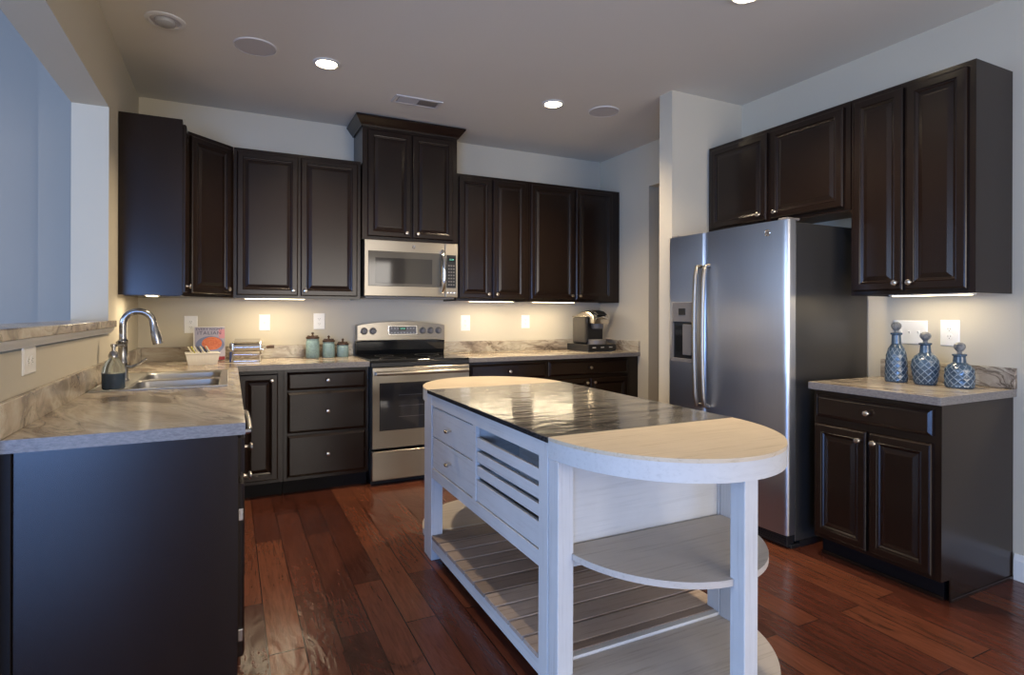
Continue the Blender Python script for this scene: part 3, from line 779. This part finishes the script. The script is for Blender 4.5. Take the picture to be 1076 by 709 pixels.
# left and right long faces
RB0, RB1 = .425, .478
yA, yB = IY0+.063, IY1-.063
DV = 2.250                                      # divider between drawers and crate
for sx, (xa, xb) in ((0, (IX0+.002, IX0+.022)), (1, (IX1-.022, IX1-.002))):
    r = MB().box(xa, xb, yA, yB, .795, IT-.0205, .001).box(xa, xb, yA, yB, RB0, RB1, .001).box(xa, xb, DV-.016, DV+.016, RB1, .795)
    ib(r, 'side_frame', M['ww_y'])
    if sx == 0:
        for z0, z1 in ((.641, .790), (.483, .636)):
            d = ib(MB().box(xa+.003, xa+.018, DV+.020, yB-.004, z0, z1, .001), 'drawer', M['ww_y'])
            zc = (z0+z1)/2; yc = (DV+yB)/2 + .004
            k = MB().tube([(xa-.022, yc-.020, zc), (xa-.024, yc, zc), (xa-.022, yc+.020, zc)], [.006, .009, .006], 10).tube([(xa+.003, yc, zc), (xa-.020, yc, zc)], .005, 8)
            k.xf(T).build('knob', M['nickel'], d, True)
        for zb, zc in ((.706, .748), (.646, .688), (.588, .629), (.482, .569)):
            ib(MB().box(xa+.004, xa+.018, yA+.001, DV-.017, zb, zc, .001), 'slat', M['ww_y'])
    else:
        ib(MB().box(xa+.004, xa+.016, yA+.001, yB-.001, RB1, .795), 'back_panel', M['ww_y'])
# crate box interior: floor, divider wall, end wall
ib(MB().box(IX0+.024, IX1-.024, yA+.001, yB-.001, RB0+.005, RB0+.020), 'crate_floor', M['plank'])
ib(MB().box(IX0+.024, IX1-.024, DV-.008, DV+.008, RB0+.021, .845), 'partition', M['ww_x'])
for y0, y1 in ((IY0+.012, IY0+.028), (IY1-.028, IY1-.012)):
    ib(MB().box(IX0+lw+.001, IX1-lw-.001, y0, y1, RB0, IT-.021), 'end_panel', M['ww_p'])
ib(MB().box(IX0+.20, IX0+.215, yA+.05, DV-.03, RB0+.021, .70, .002), 'crate_divider', M['ww_y'])
# slatted bottom shelf
for xa, xb in ((IX0+.004, IX0+.030), (IX1-.030, IX1-.004)):
    ib(MB().box(xa, xb, yA, yB, .060, .112, .001), 'bottom_rail', M['ww_y'])
NP = 10; pw = (yB-yA)/NP
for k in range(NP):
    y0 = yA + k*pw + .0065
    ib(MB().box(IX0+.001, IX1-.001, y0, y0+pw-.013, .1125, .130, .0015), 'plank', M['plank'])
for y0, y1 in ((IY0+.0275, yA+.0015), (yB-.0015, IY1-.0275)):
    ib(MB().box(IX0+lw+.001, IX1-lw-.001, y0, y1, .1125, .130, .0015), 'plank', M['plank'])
for y0 in (IY0+.002, IY1-.027):
    ib(MB().box(IX0+lw+.001, IX1-lw-.001, y0, y0+.025, .060, .128, .001), 'end_rail', M['ww_x'])
# half-round ends
HR = .470; HA = (IX1-IX0)/2
def half(sgn, a, bb, y_base, n=36, inset=0.0):
    yb_ = y_base
    return [(ICX + a*cos(pi*k/n)*(1), yb_ + sgn*bb*sin(pi*k/n)) for k in range(n+1)]
for sgn, yb_ in ((-1, IY0-.001), (1, IY1+.001)):
    ib(MB().prism(half(sgn, HA, HR, yb_), IT-.012, IT, 'Z', .002), 'half_round_top', M['pale'], label='pale bare-wood half-round top')
    # apron: a bent band
    b = MB(); n = 40
    def ring(a, bb, z): return [b.bm.verts.new((ICX + a*cos(pi*k/n), yb_ + sgn*bb*sin(pi*k/n), z)) for k in range(n+1)]
    o0, o1, i0, i1 = ring(HA-.0005, HR-.0005, IT-.068), ring(HA-.0005, HR-.0005, IT-.0122), ring(HA-.024, HR-.024, IT-.068), ring(HA-.024, HR-.024, IT-.0122)
    for k in range(n):
        b.bm.faces.new((o0[k], o0[k+1], o1[k+1], o1[k])); b.bm.faces.new((i0[k], i1[k], i1[k+1], i0[k+1]))
        b.bm.faces.new((o0[k], i0[k], i0[k+1], o0[k+1])); b.bm.faces.new((o1[k], o1[k+1], i1[k+1], i1[k]))
    b.bm.faces.new((o0[0], o1[0], i1[0], i0[0])); b.bm.faces.new((o0[n], i0[n], i1[n], o1[n]))
    ib(b, 'apron', M['ww_p'], smooth=True)
    # corner legs and the one at the tip of the curve
    for lx in (IX0+.001, IX1-.061):
        ya, yb2 = sorted((yb_, yb_ + sgn*.060))
        ib(MB().box(lx+ (.001 if lx < ICX else 0), lx+.060, ya, yb2, 0, IT-.0685, .003), 'leg', M['ww_z'])
    ya, yb2 = sorted((yb_ + sgn*(HR-.072), yb_ + sgn*(HR-.018)))
    ib(MB().box(ICX-.027, ICX+.027, ya, yb2, 0, IT-.0685, .003), 'leg', M['ww_z'])
    # shelves notched around legs
    def shelf_poly(a, bb, y_start):
        pts = []
        n = 44
        for k in range(n+1):
            x = ICX + a*cos(pi*k/n); y = yb_ + sgn*bb*sin(pi*k/n)
            if sgn*(y - yb_) < .062 : continue
            pts.append((x, y))
        notch = sgn*(HR-.074)
        out = []
        done = False
        for p in pts:
            if abs(p[0]-ICX) <= .029:
                if not done:
                    yk = p[1]
                    out += [(ICX+.029, yb_+sgn*bb*math.sqrt(1-(.029/a)**2)), (ICX+.029, yb_+notch), (ICX-.029, yb_+notch), (ICX-.029, yb_+sgn*bb*math.sqrt(1-(.029/a)**2))]
                    done = True
                continue
            out.append(p)
        s0 = yb_ + sgn*.0615
        xin = HA-.063
        out += [(ICX-a*math.sqrt(max(0, 1-(.0615/bb)**2)), s0), (ICX-xin, s0), (ICX-xin, yb_+sgn*.001), (ICX+xin, yb_+sgn*.001), (ICX+xin, s0), (ICX+a*math.sqrt(max(0, 1-(.0615/bb)**2)), s0)]
        return out
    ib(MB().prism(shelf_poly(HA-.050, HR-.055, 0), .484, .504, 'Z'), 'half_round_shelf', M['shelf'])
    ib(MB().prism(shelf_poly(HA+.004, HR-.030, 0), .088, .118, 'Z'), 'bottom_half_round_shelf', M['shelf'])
    for lx0, lx1 in ((IX0+.008, IX0+.055), (IX1-.055, IX1-.008)):
        ya, yb2 = sorted((yb_ + sgn*.061, yb_ + sgn*.10))
    b = MB(); ya, yb2 = sorted((yb_+sgn*.003, yb_+sgn*.020))
    ib(MB().box(IX0+.063, IX1-.063, ya, yb2, .440, .4835), 'shelf_cleat', M['ww_x'])

# ------------------------------------------------------------------ small things on the worktops
# cookbook
bk = thing('cookbook', 'upright lavender cookbook with red pasta pictured on its cover', 'book', (-.135, 4.735, CT+.0035), .10)
TL = Matrix.Rotation(radians(-8), 4, 'X')
bw, bh = .206, .248
MB().box(-bw/2, bw/2, 0, .020, 0, bh).xf(TL).build('pages', M['bookwhite'], bk)
cv = MB().box(-bw/2+.008, bw/2-.0005, -.0022, -.0002, 0, bh-.004).xf(TL).build('cover', M['booklav'], bk)
MB().box(bw/2-.042, bw/2-.002, -.0027, -.0023, .16, bh-.02).xf(TL).build('cover_band', M['bookrose'], cv)
MB().lathe([(.083, -.0028), (.083, -.0036), (.074, -.0040)], (.004, 0, 0), 32, 'Y').xf(TL @ Matrix.Translation((0, 0, .112)) @ Matrix.Diagonal((1.12, 1, .80, 1))).build('printed_plate', M['plateblue'], cv)
MB().sphere((.016, -.0045, .124), .062, 3, (1.08, .012, .78)).xf(TL).build('printed_pasta', M['pasta'], cv)
MB().box(-bw/2+.010, bw/2-.002, -.0030, -.0023, .001, .026).xf(TL).build('cover_foot', M['redink'], cv)
text_mesh('title', 'EVERY NIGHT', .026, M['ink'], cv, TL @ Matrix.Translation((.0, -.0034, .229)) @ FACE, .0003, xscale=1.05, spacing=1.05)
text_mesh('title', 'ITALIAN', .034, M['ink'], cv, TL @ Matrix.Translation((.0, -.0034, .200)) @ FACE, .0003, xscale=1.12, spacing=1.15)
# ceramic basket with packets
bsx, bsy, bsr = -.170, 4.440, .10
bs = thing('berry_basket', 'white ceramic berry basket holding packets in front of the cookbook', 'basket', (bsx, bsy, CT+.0005), bsr)
b = MB()
def rect(ax, ay, z): return [(-ax, -ay, z), (ax, -ay, z), (ax, ay, z), (-ax, ay, z)]
outer = [(.086, .056, 0), (.102, .068, .078)]; inner = [(.098, .064, .078), (.083, .053, .004)]
R = [[b.bm.verts.new(p) for p in rect(*a)] for a in outer+inner]
b.bm.faces.new(R[0]); b.bm.faces.new(R[-1])
for p, q in zip(R, R[1:]):
    for k in range(4): b.bm.faces.new((p[k], p[(k+1) % 4], q[(k+1) % 4], q[k]))
b.build('bowl', M['ceramic'], bs)
b = MB()
for k in range(9):
    x = -.078 + k*.0195
    b.box(x-.0012, x+.0012, -.067, -.0595, .012, .070)
b.xf(Matrix.Rotation(radians(0), 4, 'X')).build('ribs', M['ceramic'], bs)
b = MB().tube([(-.101, -.067, .078), (.101, -.067, .078), (.101, .067, .078), (-.101, .067, .078), (-.101, -.067, .078)], .005, 8); b.build('rim', M['ceramic'], bs, True)
cols = ['pk_cream', 'pk_yellow', 'pk_cream', 'pk_black', 'pk_cream', 'pk_black', 'pk_cream']
words = ['cream packet at the left end of the white basket', 'yellow packet standing in the white basket', 'cream packet beside the yellow one in the basket', 'left of two black packets in the white basket', 'cream packet between the two black packets in the basket', 'right of two black packets in the white basket', 'cream packet at the right end of the basket row']
for k, (c, wd) in enumerate(zip(cols, words)):
    ps = MB().box(-.0035, .0035, -.045, .045, -.045, .050, .001)
    ps.xf(Matrix.Rotation(radians(-28), 4, 'Y'))
    px_ = -.062 + k*.018
    o = ps.build('packet', M[c], None, loc=(bsx + px_*cos(bsr), bsy + px_*sin(bsr), CT+.078)); o.rotation_euler = (0, 0, bsr)
    tag(o, wd, 'packet', 'packets in the white basket')
# pasta machine
pm = thing('pasta_machine', 'chrome pasta rolling machine with a crank on the back worktop', 'pasta machine', (.120, 4.560, CT+.0005), -.10)
for sx in (-.105, .075):
    MB().prism([(-.062, 0), (.062, 0), (.048, .016), (.026, .055), (.050, .085), (.050, .132), (.030, .146), (-.030, .146), (-.050, .132), (-.050, .085), (-.026, .055), (-.048, .016)], sx, sx+.011, 'X', .002).build('side_plate', M['nickel'], pm)
MB().box(-.0935, .0745, -.052, .052, .004, .010).build('base_plate', M['nickel'], pm)
MB().tube([(-.0935, -.016, .104), (.0745, -.016, .104)], .031, 24).build('roller_housing', M['nickel'], pm, True)
MB().tube([(-.0935, .024, .112), (.0745, .024, .112)], .020, 20).build('roller', M['chrome'], pm, True)
MB().prism([(-.044, .139), (-.038, .142), (.040, .160), (.038, .164)], -.0935, .0745, 'X').build('feed_tray', M['chrome'], pm)
MB().tube([(-.0935, -.036, .052), (.0745, -.036, .052)], .006, 12).build('tie_rod', M['chrome'], pm, True)
MB().lathe([(.020, 0), (.022, -.012), (.016, -.020)], (-.105, 0, .115), 18, 'X').build('dial', M['greypl'], pm, True)
MB().box(-.122, -.106, -.045, .0, .0005, .075, .003).build('clamp_block', M['bluepl'], pm)
ck = MB().tube([(.087, 0, .085), (.105, 0, .085), (.120, -.005, .100)], .006, 10).build('crank', M['chrome'], pm, True)
MB().tube([(.120, -.005, .100), (.145, -.006, .106), (.172, -.006, .106)], [.010, .013, .012], 12).build('crank_grip', M['woodhandle'], ck, True)
# canisters
def canister(x, y, r, h, label):
    t = thing('canister', label, 'canister', (x, y, CT+.0005), 0, 'teal lidded canisters')
    MB().lathe([(r*.90, 0), (r, .008), (r*1.0, h*.80), (r*.97, h*.86), (r*.90, h*.90), (r*.90, h*.93), (r*.94, h*.96), (r*.94, h)], (0, 0, 0), 32).build('jar', M['teal'], t, True)
    l = MB().lathe([(r*.98, h+.0005), (r*1.02, h+.008), (r*.98, h+.014), (r*.55, h+.022), (r*.16, h+.027), (r*.12, h+.034), (r*.22, h+.040), (r*.20, h+.047), (r*.05, h+.052)], (0, 0, 0), 28)
    for k in range(8):
        a = 2*pi*k/8; l.sphere((r*.72*cos(a), r*.72*sin(a), h+.020), .007, 1)
    l.build('lid', M['bronze'], t, True, label='dark bronze lid with a finial')
canister(.580, 4.715, .050, .150, 'tallest of three teal canisters, nearest the pasta machine')
canister(.702, 4.722, .047, .122, 'middle-height teal canister between the other two')
canister(.812, 4.730, .046, .096, 'shortest of three teal canisters, nearest the range')
# pod drawer and coffee maker
kr = .10
pd = thing('pod_drawer', 'flat black coffee pod drawer under the coffee maker', 'pod drawer', (3.085, 4.565, CT+.0005), kr)
MB().box(-.165, .165, -.16, .155, .006, .068, .004).build('body', M['black'], pd)
d_ = MB().box(-.163, .163, -.168, -.1605, .010, .064, .003).build('drawer_front', M['black'], pd)
b = MB()
for x in (-.10, 0, .10): b.box(x-.020, x+.020, -.1695, -.1682, .036, .044, .0005)
b.build('label_marks', M['printgrey'], d_)
MB().box(-.15, .15, -.14, .14, 0, .0058).build('foot_pad', M['greypl'], pd)
km = thing('coffee_maker', 'black and silver single-cup coffee maker standing on the pod drawer', 'coffee maker', (3.085, 4.565, CT+.0692), kr)
MB().box(-.090, .105, -.055, .140, 0, .235, .012).build('body', M['black'], km)
MB().lathe([(.095, 0), (.095, .035), (.085, .042)], (.010, -.065, 0), 28).build('drip_tray', M['greypl'], km, True)
b = MB(); n = 12
prof = [(-.150, .190), (-.152, .225), (-.135, .265), (-.095, .292), (-.03, .305), (.05, .300), (.11, .275), (.138, .235)]
b.prism(prof + [(.138, .215), (-.02, .215), (-.03, .190)], -.088, .103, 'X', .010)
hd = b.build('head', M['nickel'], km, True, label='silver domed head')
MB().prism([(-.140, .268), (-.095, .2955), (-.03, .3085), (.05, .3035), (.05, .310), (-.03, .317), (-.10, .304), (-.150, .272)], -.035, .075, 'X', .003).build('lid_handle', M['black'], hd)
MB().tube([(-.062, -.146, .238), (.008, -.168, .252), (.078, -.146, .238)], .010, 10).build('handle_bar', M['chrome'], hd, True)
MB().lathe([(.052, .142), (.058, .160), (.058, .1895)], (.010, -.080, 0), 24).build('spout', M['greypl'], km, True)
wt_ = MB().box(-.128, -.0905, -.075, .125, .004, .250, .016).build('water_tank', M['tank'], km, label='smoky clear water tank on the left side')
MB().box(-.130, -.0905, -.078, .128, .2505, .262, .005).build('tank_lid', M['nickel'], wt_)
# blue bottles
def bottle(x, y, prof, neck_h, stop, label):
    t = thing('bottle', label, 'bottle', (x, y, CT+.0005), random.random(), 'blue quilted stoppered bottles')
    b = MB(); n = 44
    # densify and quilt
    pts = []
    for (r0, z0), (r1, z1) in zip(prof, prof[1:]):
        st = max(1, int(math.hypot(r1-r0, z1-z0)/.0028))
        for k in range(st): u = k/st; pts.append((r0+(r1-r0)*u, z0+(z1-z0)*u))
    pts.append(prof[-1])
    zq0, zq1 = .006, prof[stop][1]
    rings_ = []
    nn = 144
    for r, z in pts:
        rg_ = []
        for k in range(nn):
            a = 2*pi*k/nn; rr_ = r
            if zq0 < z < zq1:
                A_ = 11*a/2/pi; Z_ = z/.034
                u = abs(((A_+Z_) % 1)-.5)*2; v_ = abs(((A_-Z_) % 1)-.5)*2
                dpt = max(u, v_)**7
                rr_ = r + .0022*dpt
            rg_.append(b.bm.verts.new((rr_*cos(a), rr_*sin(a), z)))
        rings_.append(rg_)
    for p, q in zip(rings_, rings_[1:]):
        for k in range(nn):
            fc_ = b.bm.faces.new((p[k], p[(k+1) % nn], q[(k+1) % nn], q[k]))
            a = 2*pi*(k+.5)/nn; zz = p[k].co.z
            if zq0 < zz < zq1:
                A_ = 11*a/2/pi; Z_ = zz/.034
                if max(abs(((A_+Z_) % 1)-.5)*2, abs(((A_-Z_) % 1)-.5)*2) > .86: fc_.material_index = 1
    b.bm.faces.new(rings_[0]); b.bm.faces.new(rings_[-1])
    b.build('body', [M['glaze'], M['glaze_ridge']], t, True)
    z = prof[-1][1]
    MB().lathe([(.012, z+.0005), (.010, z+.010), (.014, z+.014), (.022, z+.024), (.0245, z+.034), (.022, z+.045), (.012, z+.054), (.002, z+.056)], (0, 0, 0), 10).build('stopper', M['stopper'], t, False, label='weathered grey faceted stopper')
    return t
def sc_(prof, r, z): return [(a*r, b*z) for a, b in prof]
bottle(3.172, 1.827, sc_([(.052, 0), (.054, .004), (.053, .06), (.047, .12), (.036, .150), (.024, .166), (.022, .205), (.028, .208), (.029, .215), (.022, .217)], .95, 1.20), 0, 4, 'tallest slender blue quilted bottle, nearest the refrigerator')
bottle(3.180, 1.690, sc_([(.050, 0), (.053, .004), (.064, .06), (.067, .085), (.062, .112), (.044, .134), (.028, .145), (.025, .178), (.031, .181), (.032, .188), (.024, .190)], .90, 1.12), 0, 5, 'broad-shouldered blue quilted bottle in the middle of three')
bottle(3.195, 1.545, sc_([(.058, 0), (.061, .004), (.063, .05), (.060, .082), (.046, .100), (.029, .110), (.026, .136), (.031, .139), (.032, .146), (.024, .148)], .95, 1.12), 0, 4, 'shortest squat blue quilted bottle, nearest the worktop end')

# ------------------------------------------------------------------ outlets and switches (local: facing -Y)
def plate(kind, loc, rz, label, w=.072, h=.115, horiz=False, gangs=1):
    t = thing('switch' if kind == 'switch' else 'outlet', label, kind, loc, rz, 'wall plates')
    if horiz: w, h = h, w
    w = w + (gangs-1)*.046
    MB().rings(-w/2, w/2, -h/2, h/2, [(0, -.003), (.004, -.006), (.005, -.006)], -.0003).build('cover_plate', M['plastic'], t)
    if kind == 'switch':
        for g_ in range(gangs):
            cx_ = (g_-(gangs-1)/2)*.046
            MB().box(cx_-.0055, cx_+.0055, -.0075, -.0061, -.013, .013).prism([(-.0075, -.006), (-.016, .006), (-.013, .010), (-.0075, .006)], cx_-.004, cx_+.004, 'X').build('toggle', M['plastic'], t)
    elif kind == 'rocker':
        pass
    else:
        for s_ in (-1, 1):
            ox, oz = (s_*.0195, 0) if horiz else (0, s_*.0195)
            f = MB().lathe([(.0165, -.0061), (.0165, -.0075), (.0155, -.008)], (ox, 0, oz), 20, 'Y').build('receptacle', M['plastic'], t)
            b = MB()
            if horiz: b.box(ox-.004, ox+.004, -.0084, -.0081, -.0075, -.0055).box(ox-.004, ox+.004, -.0084, -.0081, .0045, .0065).lathe([(.0022, -.0081), (.0022, -.0084)], (ox-.009, 0, 0), 8, 'Y')
            else: b.box(ox-.0075, ox-.0055, -.0084, -.0081, oz-.002, oz+.006).box(ox+.0045, ox+.0065, -.0084, -.0081, oz-.002, oz+.006).lathe([(.0022, -.0081), (.0022, -.0084)], (ox, 0, oz-.008), 8, 'Y')
            b.build('slots', M['plastic_dark'], f)
    return t
plate('outlet', (-.262, D, 1.178), 0, 'white outlet plate on the back wall behind the cookbook', .088, .128)
plate('switch', (.240, D, 1.190), 0, 'white single switch plate on the back wall above the pasta machine', .080, .125)
plate('outlet', (.648, D, 1.198), 0, 'white outlet plate on the back wall above the teal canisters', .088, .130)
plate('outlet', (1.918, D, 1.178), 0, 'white outlet plate on the back wall just right of the range', .090, .140)
plate('outlet', (2.532, D, 1.188), 0, 'white outlet plate on the back wall just left of the coffee maker', .090, .125)
plate('outlet', (XL, 2.372, 1.112), pi/2, 'white sideways outlet plate on the half wall under the bar ledge', .088, .130, True)
plate('outlet', (XL, 4.300, 1.165), pi/2, 'white outlet plate on the left wall behind the faucet', .080, .125)
plate('switch', (XR, 1.880, 1.172), -pi/2, 'white three-toggle switch plate behind the blue bottles', .085, .130, gangs=3)
plate('outlet', (XR, 1.684, 1.174), -pi/2, 'white outlet plate on the right wall above the squat blue bottle', .090, .137)

# ------------------------------------------------------------------ ceiling fittings
WARM = (1.0, 0.80, 0.55)
def can(x, y, lit, label, power=0, r=.092):
    t = thing('ceiling_light', label, 'ceiling light', (x, y, H), 0, 'recessed ceiling lights')
    MB().lathe([(r, -.0005), (r*1.0, -.006), (r*.80, -.010), (r*.74, -.006), (r*.74, -.0005)], (0, 0, 0), 36, caps=False).build('trim_ring', M['trim'], t, True)
    if lit:
        MB().lathe([(r*.73, -.0012), (r*.72, -.006), (r*.3, -.010), (.001, -.011)], (0, 0, 0), 32).build('lens', M['lens'], t, True)
        d = bpy.data.lights.new('lamp', 'SPOT'); d.energy = power; d.color = WARM; d.spot_size = radians(130); d.spot_blend = 0.7; d.shadow_soft_size = .06
        o = bpy.data.objects.new('lamp', d); COL.objects.link(o); o.parent = t; o.location = (0, 0, -.025)
    else:
        MB().lathe([(r*.73, -.001), (r*.72, -.004), (r*.55, -.004)], (0, 0, 0), 32).build('baffle', M['louver'], t, True)
        MB().lathe([(r*.54, -.0045), (r*.50, -.020), (r*.30, -.030), (.001, -.029)], (0, 0, 0), 24).build('bulb', M['bulboff'], t, True)
    return t
can(-.312, 3.52, False, 'unlit recessed ceiling light near the left wall', r=.096)
can(.530, 3.68, True, 'glowing recessed ceiling light above the sink run', 110, .082)
can(2.125, 3.645, True, 'glowing recessed ceiling light above the far end of the island', 110, .082)
can(2.230, 1.98, True, 'glowing recessed ceiling light at the top edge of the view', 100, .082)
for x, y, lab in ((.126, 3.635, 'round grey ceiling speaker beside the unlit recessed light'), (2.552, 3.612, 'round grey ceiling speaker right of the two glowing lights')):
    t = thing('ceiling_speaker', lab, 'speaker', (x, y, H), 0, 'ceiling speakers')
    MB().lathe([(.118, -.0005), (.118, -.005), (.112, -.007), (.110, -.0005)], (0, 0, 0), 40, caps=False).build('rim', M['trim'], t, True)
    MB().lathe([(.109, -.001), (.108, -.006), (.001, -.007)], (0, 0, 0), 40).build('grille', M['grille'], t, True)
t = thing('ceiling_vent', 'white slotted air vent in the ceiling before the tall cabinet', 'vent', (1.220, 4.055, H))
b = MB().box(-.175, .175, -.078, -.055, -.008, -.0005, .002).box(-.175, .175, .055, .078, -.008, -.0005, .002).box(-.175, -.150, -.055, .055, -.008, -.0005).box(.150, .175, -.055, .055, -.008, -.0005).box(-.006, .006, -.055, .055, -.008, -.0005)
b.build('frame', M['louver'], t)
MB().box(-.150, .150, -.055, .055, -.0022, -.0006).build('duct', M['ventdark'], t)
for sx in (0, 1):
    b = MB()
    for k in range(12):
        x = -.142 + k*.0118 + sx*.155
        b.prism([(x, -.0025), (x+.0085, -.0078), (x+.0098, -.0078), (x+.0013, -.0025)] if sx == 0 else [(x+.0085, -.0025), (x, -.0078), (x+.0013, -.0078), (x+.0098, -.0025)], -.054, .054, 'Y')
    b.build('louver', M['louver'], t)

# ------------------------------------------------------------------ under-cabinet lights (long axis = local x)
def strip(loc, rz, length, label, power):
    t = thing('strip_light', label, 'under-cabinet light', loc, rz, 'under-cabinet strip lights')
    MB().box(-length/2, length/2, -.035, .035, -.014, -.0005, .003).build('housing', M['plastic'], t)
    MB().box(-length/2+.012, length/2-.012, -.024, .024, -.0175, -.0143, .001).build('lens', M['strip'], t)
    d = bpy.data.lights.new('lamp', 'AREA'); d.shape = 'RECTANGLE'; d.size = length-.02; d.size_y = .04; d.energy = power; d.color = (1.0, 0.84, 0.58)
    o = bpy.data.objects.new('lamp', d); COL.objects.link(o); o.parent = t; o.location = (0, 0, -.019)
ZS = UB+.0118
strip((XL+.16, 4.135, ZS), pi/2, .190, 'short glowing strip light under the cabinet beside the pass-through', 1.2)
strip((.300, D-.262, ZS), 0, .430, 'glowing strip light under the cabinet above the pasta machine', 2.5)
strip((2.060, D-.262, ZS), 0, .430, 'glowing strip light under the cabinet just right of the microwave', 2.5)
strip((2.690, D-.262, ZS), 0, .450, 'glowing strip light under the cabinet above the coffee maker', 2.5)
strip((XR-.15, 1.700, ZS), pi/2, .380, 'glowing strip light under the cabinet above the blue bottles', 0.75)
